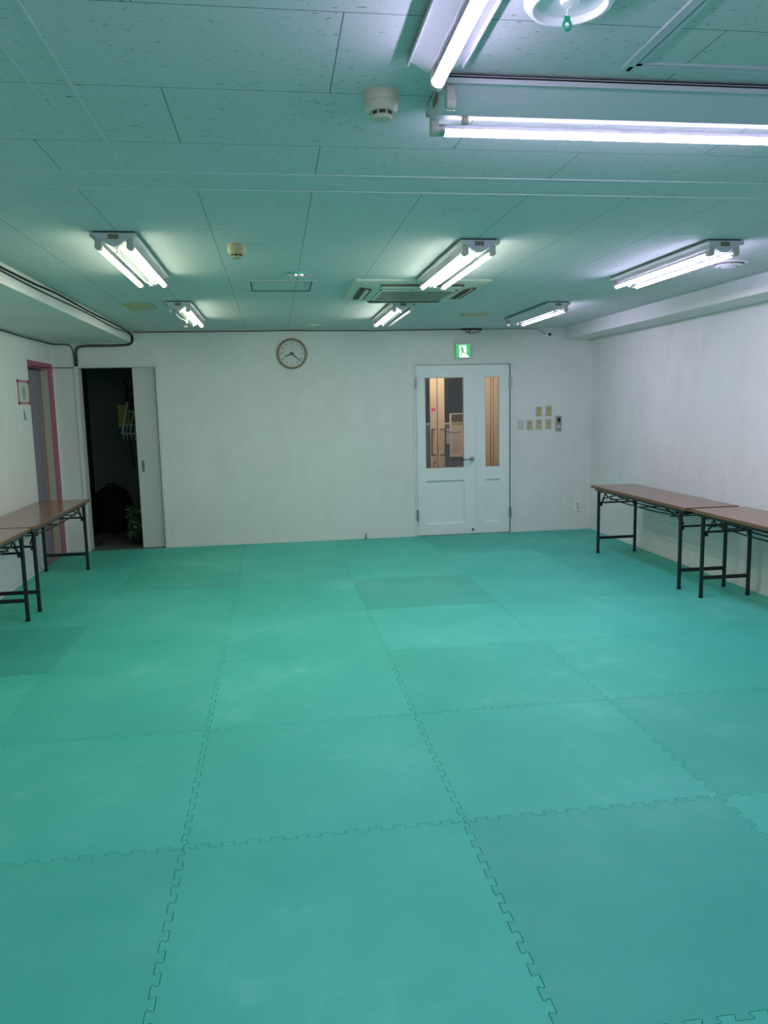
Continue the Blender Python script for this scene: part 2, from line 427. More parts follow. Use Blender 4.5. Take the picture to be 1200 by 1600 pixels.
def mat_mesh(i, j):
    x0, x1, y0, y1 = XS[i], XS[i+1], YS[j], YS[j+1]
    last_i, last_j = len(XS)-2, len(YS)-2
    # shared seams always defined in + direction so both neighbours follow the same line
    def S(p, q, on, rev):
        if not on: return [p]
        a, b = (q, p) if rev else (p, q)
        d = Vector(b)-Vector(a); L_ = d.length; n = Vector((-d.y, d.x)).normalized()
        e = [tuple(Vector(a)+d*t+n*off) for t, off in SE]
        if rev: e = e[::-1]
        return e[:-1]
    poly = S((x0, y0), (x1, y0), j > 0, False) + S((x1, y0), (x1, y1), i < last_i, False)
    poly += S((x1, y1), (x0, y1), j < last_j, True) + S((x0, y1), (x0, y0), i > 0, True)
    n = len(poly); pv = [Vector(p) for p in poly]
    def inset(g):
        out = []
        for k in range(n):
            a, b, c = pv[k-1], pv[k], pv[(k+1) % n]
            d1, d2 = (b-a).normalized(), (c-b).normalized()
            n1, n2 = Vector((-d1.y, d1.x)), Vector((-d2.y, d2.x))
            m_ = (n1+n2)
            if m_.length < 0.2: m_ = n1
            m_ = m_.normalized(); den = max(0.5, m_.dot(n1))
            out.append(b+m_*(g/den))
        return out
    bm = bmesh.new()
    c = Vector(((x0+x1)/2, (y0+y1)/2))
    rings = []
    for g_, z in ((0.0006, -0.018), (0.0006, -0.0022), (0.0009, -0.0007), (0.0017, 0.0)):
        rings.append([bm.verts.new((v.x-c.x, v.y-c.y, z)) for v in inset(g_)])
    for A, B in zip(rings, rings[1:]):
        for k in range(n): bm.faces.new((A[k], A[(k+1) % n], B[(k+1) % n], B[k]))
    bm.faces.new(rings[-1])
    me = bpy.data.meshes.new('foam_floor_mat'); bm.to_mesh(me); bm.free(); me.materials.append(M['foam'])
    return me, c
ordn = ['first', 'second', 'third', 'fourth', 'fifth', 'sixth', 'seventh', 'eighth', 'ninth', 'tenth']
rr = random.Random(3)
dark_cells = {(3, 3): 0.87, (3, 7): 0.86, (0, 6): 0.84, (1, 8): 0.88, (4, 4): 0.90, (1, 3): 0.97, (0, 3): 0.95, (4, 9): 0.93, (5, 9): 0.90, (5, 8): 0.91, (3, 5): 0.95, (3, 6): 1.04, (4, 6): 1.03, (4, 5): 0.98, (2, 5): 1.02, (1, 5): 0.96, (0, 9): 0.94, (2, 8): 0.95}
for i in range(len(XS)-1):
    for j in range(len(YS)-1):
        me, c = mat_mesh(i, j)
        o = bpy.data.objects.new('foam_floor_mat', me); COL.objects.link(o)
        o.location = (c.x, c.y, 0)
        k = dark_cells.get((i, j), 0.97+0.06*rr.random()); o.color = (k, k, k*(0.99+0.02*rr.random()), 1)
        ri, ci = len(YS)-2-j, i
        o['label'] = 'green interlocking foam mat, %s row from the back wall, %s from the left wall' % (ordn[ri], ordn[ci])
        o['category'] = 'floor mat'; o['group'] = 'interlocking foam mats covering the floor'

# ================================================================== CEILING LIGHTS
def tube_mat(name, c): return emis(name, c, TUBE)
TM = {'l': tube_mat('lit_tube_left', LEFT_C), 'm': tube_mat('lit_tube_middle', MID_C), 'r': tube_mat('lit_tube_right', RIGHT_C)}
def fixture(cx, cy, label, states, key, rz=0, L=1.22, group='twin-tube ceiling lights', single=False, wide=False):
    # states: (left, right) each 'lit','unlit',None ; local +y = long axis, hangs from z=0
    r = root('fluorescent_light', (cx, cy, H), label, 'ceiling light', group, rz)
    hw = 0.070 if single else 0.1055; bwid = 0.018 if single else 0.015; dp = 0.040 if single else 0.068
    if wide: hw = 0.122
    hl = L/2
    b = MB()
    b.box((-hw, -hl, -0.014), (hw, hl, -0.008))
    b.box((-hw, -hl, -0.027), (-hw+0.0025, hl, -0.010)).box((hw-0.0025, -hl, -0.027), (hw, hl, -0.010))
    b.prism([(-hw+0.004, -0.014), (hw-0.004, -0.014), (bwid, -dp), (-bwid, -dp)], 'y', -hl+0.004, hl-0.004)
    b.build('housing', M['fix'], r)
    MB().box((-hw+0.012, -hl+0.012, -0.009), (hw-0.012, hl-0.012, 0.0)).build('gasket', M['dark'], r)
    if not single:
        for s in (-1, 1):
            MB().box((-0.024, s*(hl-0.003)-0.003, -0.036), (0.024, s*(hl-0.003)+0.003, -0.014), 0.001).build('end_label', M['label'], r)
    MB().cyl((0, -hl+0.085, -dp), (0, -hl+0.085, -dp-0.016), 0.009, 0.011).build('pull_switch', M['sock'], r, True)
    MB().cyl((0, hl-0.085, -dp), (0, hl-0.085, -dp-0.012), 0.008, 0.009).build('fixing_screw', M['chrome'], r, True)
    tx = 0.100 if wide else 0.072; tz = -0.068; tr_ = 0.0156
    pos = ((0, states[0]),) if single else ((-tx, states[0]), (tx, states[1]))
    if single: tz = -0.066
    for x, st in pos:
        for s in (-1, 1):
            q = MB(); ye = s*(hl-0.020)
            q.box((x-0.015, ye-0.011, tz-0.010), (x+0.015, ye+0.011, -0.030), 0.004)
            q.cyl((x, ye-0.0095, tz), (x, ye+0.0128, tz), 0.0172, seg=20)
            q.build('lamp_holder', M['sock'], r, True)
        if st:
            hlen = 0.575
            t = MB(); n_ = 14; a0, a1 = (math.radians(-4), math.radians(-176)) if st == 'lit' else (0, -2*PI)
            A = [[t.bm.verts.new((x+tr_*math.cos(a0+(a1-a0)*k/n_), y, tz+tr_*math.sin(a0+(a1-a0)*k/n_))) for k in range(n_+1)] for y in (-hlen+0.012, hlen-0.012)]
            for k in range(n_): t.bm.faces.new((A[0][k], A[0][k+1], A[1][k+1], A[1][k]))
            tb = t.build('tube', TM[key] if st == 'lit' else M['unlit'], r, True,
                         **({'label': 'unlit fluorescent tube'} if st != 'lit' else {'label': 'glowing fluorescent tube'}))
            if st == 'lit':
                bk = MB(); poly = [((tr_-0.0003)*math.cos(math.radians(-4+k*18.8))+x, (tr_-0.0003)*math.sin(math.radians(-4+k*18.8))+tz) for k in range(11)]
                bk.prism(poly, 'y', -hlen+0.012, hlen-0.012); bk.build('tube_back', M['fix'], tb, True, label='opaque white back of the tube')
            for s in (-1, 1):
                MB().cyl((x, s*(hlen-0.014), tz), (x, s*(hlen+0.003), tz), tr_+0.0006, seg=20).build('tube_cap', M['steel'], tb, True)
    return r
fixture(-0.7165, 4.525, 'twin-tube fluorescent light with both tubes lit, nearest the left beam', ('lit', 'lit'), 'l')
fB = fixture(-0.706, 6.940, 'fluorescent light behind the left twin light, only its right tube glowing', (None, 'lit'), 'l')
fixture(1.083, 4.620, 'twin-tube fluorescent light with both tubes lit, overlapping the air conditioner', ('lit', 'lit'), 'm')
fixture(1.083, 7.010, 'fluorescent light behind the air conditioner, left tube lit and right tube dead', ('lit', 'unlit'), 'm')
fixture(2.4245, 4.590, 'twin-tube fluorescent light with both tubes lit beside the round air diffuser', ('lit', 'lit'), 'r')
fixture(2.4245, 7.050, 'fluorescent light by the security camera with a single lit tube and one empty side', (None, 'lit'), 'r')
fixture(0.464+0.61, 2.180, 'large nearest fluorescent light mounted crosswise with only one tube, below the angled one', ('lit', None), 'r', -PI/2, wide=True)
fixture(0.425, 1.98-0.585, 'single-tube fluorescent light at the top edge of the view, running lengthwise', ('lit',), 'r', 0, 1.17, 'single-tube ceiling lights', True)
fixture(-0.71, -0.30, 'added twin-tube light behind the viewpoint on the left, brightening the near floor', ('lit', 'lit'), 'l')  # this one and the next: unseen lights added to brighten the near floor
fixture(2.42, -0.30, 'added twin-tube light behind the viewpoint on the right, brightening the near floor', ('lit', 'lit'), 'r')
# loose lead dangling from the half empty light
MB().tube([(-0.045, -0.45, -0.045), (-0.05, -0.30, -0.075), (-0.03, -0.15, -0.085), (0.0, -0.05, -0.095)], 0.003).cyl((0.0, -0.05, -0.078), (0.0, -0.05, -0.112), 0.012).build('loose_lead', M['sock'], fB, True)

# ================================================================== AIR CONDITIONER
ac = root('ceiling_air_conditioner', (1.050, 5.785, H), 'cream four-way cassette air conditioner with dark central grille set in the ceiling', 'air conditioner')
b = MB(); hx, hy_ = 0.470, 0.485; ix, iy = 0.385, 0.40
def frus(b, rings):
    R = [[b.bm.verts.new((sx*x, sy*y, z)) for sx, sy in ((-1, -1), (1, -1), (1, 1), (-1, 1))] for x, y, z in rings]
    for A, B in zip(R, R[1:]):
        for k in range(4): b.bm.faces.new((A[k], A[(k+1) % 4], B[(k+1) % 4], B[k]))
    b.bm.faces.new(R[0]); b.bm.faces.new(R[-1])
frus(b, [(hx, hy_, 0.0), (hx, hy_, -0.010), (hx-0.012, hy_-0.012, -0.014), (ix, iy, -0.026), (0.30, 0.31, -0.036)])
P_ = b.build('panel', M['acpanel'], ac)
g = MB().box((-0.262, -0.245, -0.040), (0.262, 0.245, -0.030)); G_ = g.build('intake_grille', M['dark'], ac, label='dark slatted intake grille')
b = MB()
for k in range(33):
    x = -0.256+k*0.016; b.box((x-0.0022, -0.245, -0.0435), (x+0.0022, 0.245, -0.0395))
for k in range(7):
    y = -0.24+k*0.08; b.box((-0.262, y-0.0018, -0.0425), (0.262, y+0.0018, -0.0395))
b.build('slats', M['acpanel'], G_)
b = MB()
for q in (((-0.275, -0.258), (0.275, -0.244)), ((-0.275, 0.244), (0.275, 0.258)), ((-0.275, -0.258), (-0.261, 0.258)), ((0.261, -0.258), (0.275, 0.258))):
    b.box((*q[0], -0.046), (*q[1], -0.03), 0.002)
b.build('grille_frame', M['acpanel'], ac)
for k, (cx, cy, wx, wy) in enumerate(((0, -0.385, 0.29, 0.032), (0, 0.385, 0.29, 0.032), (-0.375, 0, 0.042, 0.26), (0.375, 0, 0.042, 0.26))):
    sl_ = MB().box((cx-wx, cy-wy, -0.033), (cx+wx, cy+wy, -0.018)).build('air_outlet', M['dark' if k == 2 else 'brown'], ac)
    v = MB()
    if wx > wy: v.box((cx-wx+0.01, cy-0.006, -0.038), (cx+wx-0.01, cy+0.022, -0.034), rot=RX(0.5 if cy > 0 else -0.5))
    else: v.box((cx-0.006, cy-wy+0.01, -0.038), (cx+0.022, cy+wy-0.01, -0.034), rot=RY(0.5 if cx < 0 else -0.4))
    v.build('louver', M['acpanel'], sl_)

# ================================================================== CEILING ITEMS
def detector(x, y, m, label, s=1.0):
    r = root('smoke_detector', (x, y, H), label, 'smoke detector', 'ceiling smoke detectors')
    MB().lathe([(0, 0), (0.049*s, 0), (0.050*s, -0.020*s), (0.048*s, -0.026*s), (0, -0.026*s)]).build('base', m, r, True)
    MB().lathe([(0, -0.025*s), (0.047*s, -0.0265*s), (0.045*s, -0.040*s), (0.036*s, -0.050*s), (0, -0.050*s)]).build('body', m, r, True)
    c = MB().lathe([(0, -0.049*s), (0.030*s, -0.049*s), (0.028*s, -0.060*s), (0, -0.060*s)]).build('smoke_slot', M['dark'], r, True)
    b = MB().lathe([(0, -0.058*s), (0.029*s, -0.058*s), (0.030*s, -0.061*s), (0.025*s, -0.067*s), (0, -0.069*s)])
    for k in range(8):
        a = k*PI/4+0.3; b.box((0.029*s-0.0022, -0.0022, -0.061*s), (0.029*s+0.0022, 0.0022, -0.048*s), rot=RZ(a), piv=(0, 0, 0))
    b.build('cap', m, r, True)
    return r
detector(0.325, 2.215, M['beige2'], 'pale smoke detector on the ceiling close to the nearest lights', 1.0)
detector(-0.157, 4.215, M['beige'], 'small beige smoke detector right of the left-hand twin light', 1.0)

r = root('ceiling_hatch', (0.085, 5.59, H), 'square access hatch in the ceiling with a small pull ring', 'access hatch')
b = MB()
for sx in (-1, 1): b.box((sx*0.225-0.016, -0.235, -0.004), (sx*0.225+0.016, 0.235, 0.0))
for sy in (-1, 1): b.box((-0.24, sy*0.232-0.006, -0.004), (0.24, sy*0.232+0.006, 0.0))
b.build('frame', M['alum'], r)
b = MB()
for sx in (-1, 1): b.box((sx*0.203-0.002, -0.226, -0.0045), (sx*0.203+0.002, 0.226, 0.0))
for sy in (-1, 1): b.box((-0.205, sy*0.224-0.002, -0.0045), (0.205, sy*0.224+0.002, 0.0))
b.build('shadow_gap', M['dark'], r)
MB().tube([(0.155+0.011*math.cos(a*PI/8), -0.19, -0.016+0.012*math.sin(a*PI/8)) for a in range(17)], 0.0022, 6, 0).build('pull_ring', M['steel'], r)

r = root('ceiling_hatch', (1.235, 1.685, H), 'large aluminium-framed access hatch at the top right corner of the ceiling', 'access hatch')
b = MB(); hx2, hy2 = 0.310, 0.305
for sx in (-1, 1): b.box((sx*hx2-0.013, -hy2-0.013, -0.006), (sx*hx2+0.013, hy2+0.013, 0.0), 0.001)
for sy in (-1, 1): b.box((-hx2, sy*hy2-0.013, -0.006), (hx2, sy*hy2+0.013, 0.0), 0.001)
b.build('outer_frame', M['alum'], r)
b = MB()
for sx in (-1, 1): b.box((sx*(hx2-0.022)-0.007, -hy2+0.016, -0.005), (sx*(hx2-0.022)+0.007, hy2-0.016, 0.0))
for sy in (-1, 1): b.box((-hx2+0.016, sy*(hy2-0.022)-0.007, -0.005), (hx2-0.016, sy*(hy2-0.022)+0.007, 0.0))
b.build('inner_frame', M['alum'], r)
b = MB()
for sx in (-1, 1): b.box((sx*(hx2-0.0140)-0.0012, -hy2+0.013, -0.0058), (sx*(hx2-0.0140)+0.0012, hy2-0.016, 0.0))
b.build('shadow_gap', M['dark'], r)

def disc(name, x, y, R, m, label, cat, prof=None, group=None):
    r = root(name, (x, y, H), label, cat, group)
    MB().lathe(prof or [(0, 0), (R, 0), (R, -0.003), (R*0.93, -0.010), (R*0.72, -0.013), (R*0.68, -0.006), (R*0.4, -0.006)]).build('flange', m, r, True)
    MB().lathe([(0, -0.004), (R*0.42, -0.006), (R*0.40, -0.018), (R*0.2, -0.022), (0, -0.022)]).build('centre_disc', m, r, True)
    return r
disc('ceiling_vent', 0.192, 5.073, 0.086, M['chrome'], 'shiny round metal vent disc in front of the small ceiling hatch', 'vent', group='round metal ceiling vents')
disc('ceiling_vent', 0.430, 8.200, 0.098, M['acpanel'], 'small round vent disc in the ceiling close to the back wall', 'vent', group='round metal ceiling vents')
r = root('air_diffuser', (2.86, 4.650, H), 'round white multi-ring air diffuser beside the right-hand twin light', 'air diffuser')
MB().lathe([(0, 0), (0.112, 0), (0.115, -0.006), (0.095, -0.012), (0.088, -0.004), (0, -0.004)]).build('outer_ring', M['white'], r, True)
MB().lathe([(0, -0.004), (0.086, -0.006), (0.082, -0.016), (0, -0.016)]).build('gap', M['brown'], r, True)
MB().lathe([(0.080, -0.014), (0.084, -0.022), (0.064, -0.028), (0.058, -0.018)]).build('middle_ring', M['white'], r, True)
MB().lathe([(0, -0.016), (0.040, -0.016), (0.046, -0.030), (0.020, -0.036), (0, -0.036)]).build('centre_cone', M['white'], r, True)

r = root('round_ceiling_vent', (0.652, 1.680, H), 'round white ceiling vent at the top of the view with a green pull tag', 'vent')
MB().lathe([(0, 0), (0.096, 0), (0.097, -0.005), (0.088, -0.018), (0.078, -0.020), (0.070, -0.008), (0.052, -0.003), (0, -0.003)]).build('bowl', M['white'], r, True)
MB().lathe([(0, -0.003), (0.022, -0.004), (0.018, -0.014), (0, -0.016)]).build('hub', M['white'], r, True)
b = MB().tube([(0.0, 0.0, -0.010), (0.004, 0.002, -0.016), (-0.006, 0.004, -0.022), (-0.0055, 0.004, -0.0345)], 0.0013, 6)
pc = b.build('pull_cord', M['white'], r, True)
b = MB(); zz = -0.050
b.tube([(-0.0055+0.0082*math.cos(a*PI/8), 0.004, zz-0.003+0.0095*math.sin(a*PI/8)) for a in range(17)], 0.0032, 8, 0)
b.box((-0.0117, 0.0015, zz+0.004), (0.0007, 0.0065, zz+0.015), 0.001).build('pull_tag', M['pullgreen'], pc, label='green plastic pull tag')

def cbox(x0, x1, y0, y1, m, label):
    r = root('ceiling_sensor_box', ((x0+x1)/2, (y0+y1)/2, H), label, 'sensor box')
    hx, hy = (x1-x0)/2, (y1-y0)/2
    b = MB(); frus(b, [(hx, hy, 0), (hx, hy, -0.008), (hx-0.02, hy-0.02, -0.020)]); b.build('cover', m, r)
    MB().cyl((0.05, 0, -0.019), (0.05, 0, -0.026), 0.012, seg=12).build('indicator', M['beige2'], r, True)
    return r
cbox(-1.155, -0.925, 6.47, 6.77, M['beige'], 'flat beige box on the ceiling near the left beam')
cbox(1.80, 2.03, 7.23, 7.40, M['beige'], 'flat beige box on the ceiling above the entrance door')

# security camera
r = root('security_camera', (3.146, YB, 2.272), 'white dome security camera with black lens high on the back wall', 'security camera')
MB().lathe([(0, 0), (0.036, 0), (0.037, -0.012), (0.030, -0.020), (0, -0.020)], axis='Y').build('base', M['white'], r, True)
MB().lathe([(0, -0.018), (0.030, -0.018), (0.028, -0.032), (0.020, -0.043), (0, -0.046)], (-0.004, 0, -0.002), axis='Y').build('dome', M['white'], r, True)
MB().lathe([(0, -0.036), (0.021, -0.034), (0.016, -0.050), (0.006, -0.054), (0, -0.055)], (-0.002, 0, -0.004), axis='Y', seg=20).build('lens', M['lens'], r, True)

# ================================================================== BACK WALL ITEMS
# clock
ck = root('wall_clock', (0.221, YB, 2.090), 'round wall clock with brown rim and white face reading about twenty past eight', 'clock')
R_ = 0.163
MB().lathe([(0, 0), (R_, 0), (R_+0.002, -0.020), (R_-0.004, -0.034), (R_-0.014, -0.036), (R_-0.020, -0.026), (R_-0.021, -0.012), (0, -0.012)], axis='Y', seg=64).build('rim', M['clockwood'], ck, True)
MB().lathe([(0, -0.013), (R_-0.020, -0.013), (R_-0.020, -0.011), (0, -0.011)], axis='Y', seg=48).build('dial', M['face'], ck)
def text_mesh(txt, size, depth=0.0006):
    cu = bpy.data.curves.new('txt', 'FONT'); cu.body = txt; cu.size = size; cu.align_x = 'CENTER'; cu.align_y = 'CENTER'; cu.extrude = depth
    ob = bpy.data.objects.new('txt', cu); COL.objects.link(ob)
    dg = bpy.context.evaluated_depsgraph_get(); me = bpy.data.meshes.new_from_object(ob.evaluated_get(dg))
    bpy.data.objects.remove(ob); return me
nb = MB()
for n in range(1, 13):
    a = n*PI/6; me = text_mesh(str(n), 0.034)
    # text lies in XY; stand it up facing -Y
    me.transform(Matrix.Translation((0.113*math.sin(a), -0.0140, 0.113*math.cos(a))) @ RX(PI/2))
    nb.bm.from_mesh(me)
nb.build('numerals', M['ink'], ck)
b = MB()
for n in range(60):
    a = n*PI/30; l_ = 0.006 if n % 5 else 0.009
    b.box((-0.0008, -0.0142, 0.1325-l_), (0.0008, -0.0134, 0.1325), rot=RY(a), piv=(0, 0, 0))
b.build('minute_marks', M['greyink'], ck)
def hand(angle, l0, l1, w0, w1, y):
    b = MB(); b.prism([(-w0, -l0), (w0, -l0), (w1, l1), (-w1, l1)], 'y', y, y-0.001)
    bmesh.ops.transform(b.bm, matrix=RY(angle), verts=b.bm.verts); return b
hand(math.radians(250.5), 0.024, 0.090, 0.007, 0.004, -0.017).build('hour_hand', M['ink'], ck)
hand(math.radians(131), 0.028, 0.124, 0.0055, 0.003, -0.0195).build('minute_hand', M['ink'], ck)
hand(math.radians(0), 0.03, 0.105, 0.0011, 0.0007, -0.022).build('second_hand', M['greyink'], ck)
MB().lathe([(0, -0.013), (0.006, -0.013), (0.006, -0.024), (0, -0.0245)], axis='Y', seg=16).build('centre_pin', M['ink'], ck)
MB().lathe([(0, -0.0275), (R_-0.019, -0.0275), (R_-0.019, -0.0262), (0, -0.0262)], axis='Y', seg=48).build('glass_cover', M['glass'], ck)

# exit sign
ex = root('exit_sign', (2.135, YB, 2.102), 'small square green running-man exit sign over the entrance door', 'exit sign')
MB().box((-0.086, -0.040, -0.086), (0.086, 0, 0.086), 0.004).build('housing', M['acpanel'], ex)
gs = MB().box((-0.080, -0.0425, -0.080), (0.080, -0.039, 0.070)).build('green_face', M['signgreen'], ex)
b = MB(); b.prism([(-0.045, -0.078), (0.070, -0.078), (0.052, -0.058), (0.036, -0.040), (0.036, 0.056), (-0.045, 0.056)], 'y', -0.0425, -0.0436); b.build('doorway', M['signwhite'], gs)
b = MB()
def limb(p, q, wd): 
    p, q = Vector(p), Vector(q); dd = (q-p).normalized(); nn = Vector((-dd.y, dd.x))*wd/2
    b.prism([tuple(p-nn), tuple(q-nn), tuple(q+nn), tuple(p+nn)], 'y', -0.0437, -0.0445)
b.lathe([(0, -0.0445), (0.0085, -0.0445), (0.0085, -0.0437), (0, -0.0437)], (-0.022, 0, 0.042), 14, 'Y')
limb((-0.018, 0.030), (-0.006, -0.008), 0.017); limb((-0.018, 0.024), (-0.034, 0.006), 0.006); limb((-0.034, 0.006), (-0.040, -0.004), 0.006)
limb((-0.014, 0.026), (0.008, 0.022), 0.006); limb((0.008, 0.022), (0.016, 0.010), 0.006)
limb((-0.008, -0.004), (-0.018, -0.030), 0.009); limb((-0.018, -0.030), (-0.030, -0.060), 0.008); limb((-0.004, -0.006), (0.004, -0.030), 0.009); limb((0.004, -0.030), (0.030, -0.032), 0.008)
b.build('running_figure', M['signman'], gs)

# switches
def plate(x, z, m, label, dot=True, name='wall_switch', cat='light switch', w_=0.070, h_=0.112, group='beige switch plates on the back wall'):
    r = root(name, (x, YB, z), label, cat, group)
    MB().box((-w_/2, -0.007, -h_/2), (w_/2, 0, h_/2), 0.002).build('cover_plate', m, r)
    if dot:
        MB().lathe([(0, -0.014), (0.008, -0.013), (0.009, -0.006)], (0.002, 0, 0.022), 14, 'Y').build('toggle', M['label'], r, True)
        MB().lathe([(0, -0.008), (0.003, -0.008), (0.003, -0.006)], (0, 0, -0.030), 10, 'Y').build('screw', M['label'], r)
    return r
plate(3.037, 1.401, M['beige'], 'beige switch plate, left one of the upper pair')
plate(3.154, 1.404, M['beige'], 'beige switch plate, right one of the upper pair')
plate(2.924, 1.247, M['beige'], 'beige switch plate in the lower row, next to the whitish plate')
plate(3.038, 1.252, M['beige'], 'beige switch plate in the middle of the lower row')
plate(3.152, 1.254, M['beige'], 'beige switch plate in the lower row, next to the remote control')
r = plate(2.818, 1.252, M['offwhite'], 'whitish blank switch plate nearest the entrance door', False, 'wall_switch', 'light switch', 0.070, 0.114, None)
MB().box((-0.018, -0.010, -0.035), (0.018, -0.006, 0.035), 0.002).build('rocker', M['beige2'], r)
r = root('remote_control', (3.269, YB, 1.256), 'grey air conditioner remote control in its wall holder right of the switches', 'remote control')
MB().box((-0.036, -0.012, -0.088), (0.036, 0, 0.02), 0.005).build('holder', M['offwhite'], r)
MB().box((-0.030, -0.030, -0.082), (0.030, -0.008, 0.090), 0.009).build('body', mat('remote_plastic', (0.36, 0.35, 0.29), 0.45), r)
MB().box((-0.019, -0.0315, 0.020), (0.019, -0.029, 0.068), 0.001).build('display', M['dark'], r)
MB().box((-0.010, -0.0325, -0.004), (0.010, -0.029, 0.012), 0.002).build('power_button', M['brown'], r)
MB().box((-0.018, -0.0325, -0.045), (0.018, -0.029, -0.022), 0.002).build('key_pad', M['paper'], r)
r = root('power_outlet', (3.519, YB, 0.281), 'white power outlet low on the back wall beside the right-hand corner', 'power outlet')
MB().box((-0.039, -0.014, -0.062), (0.039, 0, 0.066), 0.005).build('cover_plate', M['white'], r)
MB().box((-0.020, -0.016, -0.045), (0.020, -0.013, 0.045), 0.001).build('socket_insert', M['paper'], r)
b = MB()
for zc in (-0.022, 0.022):
    for xc in (-0.006, 0.006): b.box((xc-0.001, -0.0165, zc-0.005), (xc+0.001, -0.0155, zc+0.005))
b.build('slots', M['dark'], r)
r = root('wall_peg', (0.985, YB-0.012, 0.0), 'short dark peg standing against the foot of the back wall', 'peg')
MB().lathe([(0, 0), (0.012, 0), (0.012, 0.012), (0.007, 0.018), (0.0075, 0.050), (0.005, 0.058), (0, 0.059)]).build('peg_body', mat('peg_grey', (0.14, 0.12, 0.10), 0.6), r, True)

# tape framed paper on left wall
r = root('taped_notice', (XL, 7.618, 1.700), 'small pale notice edged with pink tape on the left wall beside the pink door', 'notice')
MB().box((0.0, -0.150, -0.100), (0.0015, 0.150, 0.100)).build('sheet', M['paper'], r)
b = MB()
for q in (((-0.170, -0.112), (0.170, -0.088)), ((-0.170, 0.088), (0.170, 0.112)), ((-0.170, -0.112), (-0.135, 0.112)), ((0.135, -0.112), (0.170, 0.112))):
    b.box((0.0012, *q[0]), (0.0025, *q[1]))
b.build('tape_border', M['pinktape'], r)
b = MB(); b.prism([(0.045*math.cos(a*PI/12)+0.005, 0.065*math.sin(a*PI/12)-0.005) for a in range(24)], 'x', 0.0016, 0.0022); b.build('green_print', M['greenink'], r)
r = root('wall_hook', (XL, 7.582, 1.488), 'thin grey hook on the left wall under the taped notice', 'hook')
MB().box((0, -0.010, -0.045), (0.003, 0.010, 0.050), 0.001).tube([(0.003, 0, 0.02), (0.012, 0, 0.0), (0.016, 0.004, -0.03), (0.024, 0.006, -0.045), (0.028, 0.006, -0.03)], 0.003).build('hook_body', M['steel'], r)

# ================================================================== CABLES
def cable(pts, r_, m, label, name='cable', cat='cable', smooth=2, group=None):
    o = MB().tube(pts, r_, 8, smooth).build(name, m, None, True, label=label, category=cat)
    if group: o['group'] = group
    return o
rc = random.Random(5)
xb = BLx+0.007
p1 = [(xb, y, H-0.016-0.008*(0.5+0.5*math.sin(y*2.9+0.5))-(0.010 if y < 5.5 else 0)) for y in [1.2+0.35*k for k in range(21)]]+[(xb, YB-0.02, H-0.022), (xb+0.006, YB-0.012, 2.30), (xb+0.008, YB-0.010, 2.235), (xb-0.03, YB-0.010, 2.208), (-1.7, YB-0.010, 2.203), (-1.98, YB-0.010, 2.205), (-2.045, YB-0.010, 2.180), (-2.052, YB-0.010, 2.08), (-2.046, YB-0.014, 2.0), (-2.040, YB-0.020, 1.985)]
cb = cable(p1, 0.0065, M['blackm'], 'thick black cable pair along the left beam, dropping to the sliding door', 'cable_bundle')
p2 = [(xb-0.0005, y, H-0.046-0.010*(0.5+0.5*math.sin(y*2.3+2))) for y in [1.2+0.35*k for k in range(20)]]+[(xb, 8.2, H-0.040), (xb, YB-0.022, H-0.040), (xb+0.018, YB-0.012, 2.30), (xb+0.020, YB-0.009, 2.24), (xb-0.02, YB-0.009, 2.195), (-1.7, YB-0.009, 2.187), (-1.99, YB-0.009, 2.190), (-2.030, YB-0.009, 2.16), (-2.034, YB-0.010, 2.07), (-2.034, YB-0.016, 1.99)]
MB().tube(p2, 0.0045, 8, 2).build('thin_strand', M['blackm'], cb, True, label='thinner strand running just below')
cable([(xb+0.02, YB-0.006, 2.334), (-0.9, YB-0.006, 2.336), (-0.2, YB-0.006, 2.335), (0.28, YB-0.006, 2.340), (0.45, YB-0.006, 2.334), (0.9, YB-0.006, 2.333), (1.1, YB-0.006, 2.328), (1.5, YB-0.006, 2.334), (2.12, YB-0.006, 2.336)], 0.005, M['blackm'], 'thin dark cable along the top of the back wall, from beam to exit sign')
r = cable([(2.12, YB-0.008, 2.336), (2.18, YB-0.008, 2.338), (2.28, YB-0.008, 2.336), (2.36, YB-0.008, 2.334)], 0.009, M['blackm'], 'black plug connectors with a loop of wire above the exit sign', 'cable_connector', 'cable connector')
b = MB().tube([(2.16, YB-0.008, 2.332), (2.18, YB-0.010, 2.305), (2.24, YB-0.010, 2.288), (2.30, YB-0.010, 2.300), (2.345, YB-0.010, 2.318)], 0.0045).box((2.21, YB-0.014, 2.306), (2.225, YB-0.004, 2.334))
b.build('wire_loop', M['brown'], r, True)
cable([(2.36, YB-0.006, 2.334), (2.7, YB-0.006, 2.338), (2.95, YB-0.006, 2.338), (3.04, YB-0.006, 2.325), (3.09, YB-0.006, 2.290), (3.112, YB-0.008, 2.282)], 0.004, M['cablew'], 'thin grey cable leading to the security camera')
xl = XL+0.006
cable([(xl, 3.8, BLz-0.010), (xl, 5.5, BLz-0.008), (xl, 7.1, BLz-0.012), (xl, 7.9, BLz-0.018), (xl, 8.3, BLz-0.012), (xl, 8.60, BLz-0.010), (xl+0.01, YB-0.008, BLz-0.010), (-2.18, YB-0.007, BLz-0.012), (-2.10, YB-0.007, BLz-0.014), (-2.075, YB-0.007, 2.17), (-2.066, YB-0.007, 2.07), (-2.060, YB-0.016, 1.99)], 0.0045, M['blackm'], 'black cable under the left beam along the top of the left wall')
cable([(xl+0.006, 7.88, 1.955), (xl+0.006, 8.2, 1.957), (xl+0.006, 8.45, 1.966), (xl+0.008, 8.64, 1.972), (xl+0.02, YB-0.006, 1.974), (-2.15, YB-0.006, 1.974), (-2.07, YB-0.016, 1.972)], 0.0035, M['blackm'], 'thin black wire crossing the pink door frame to the sliding door')

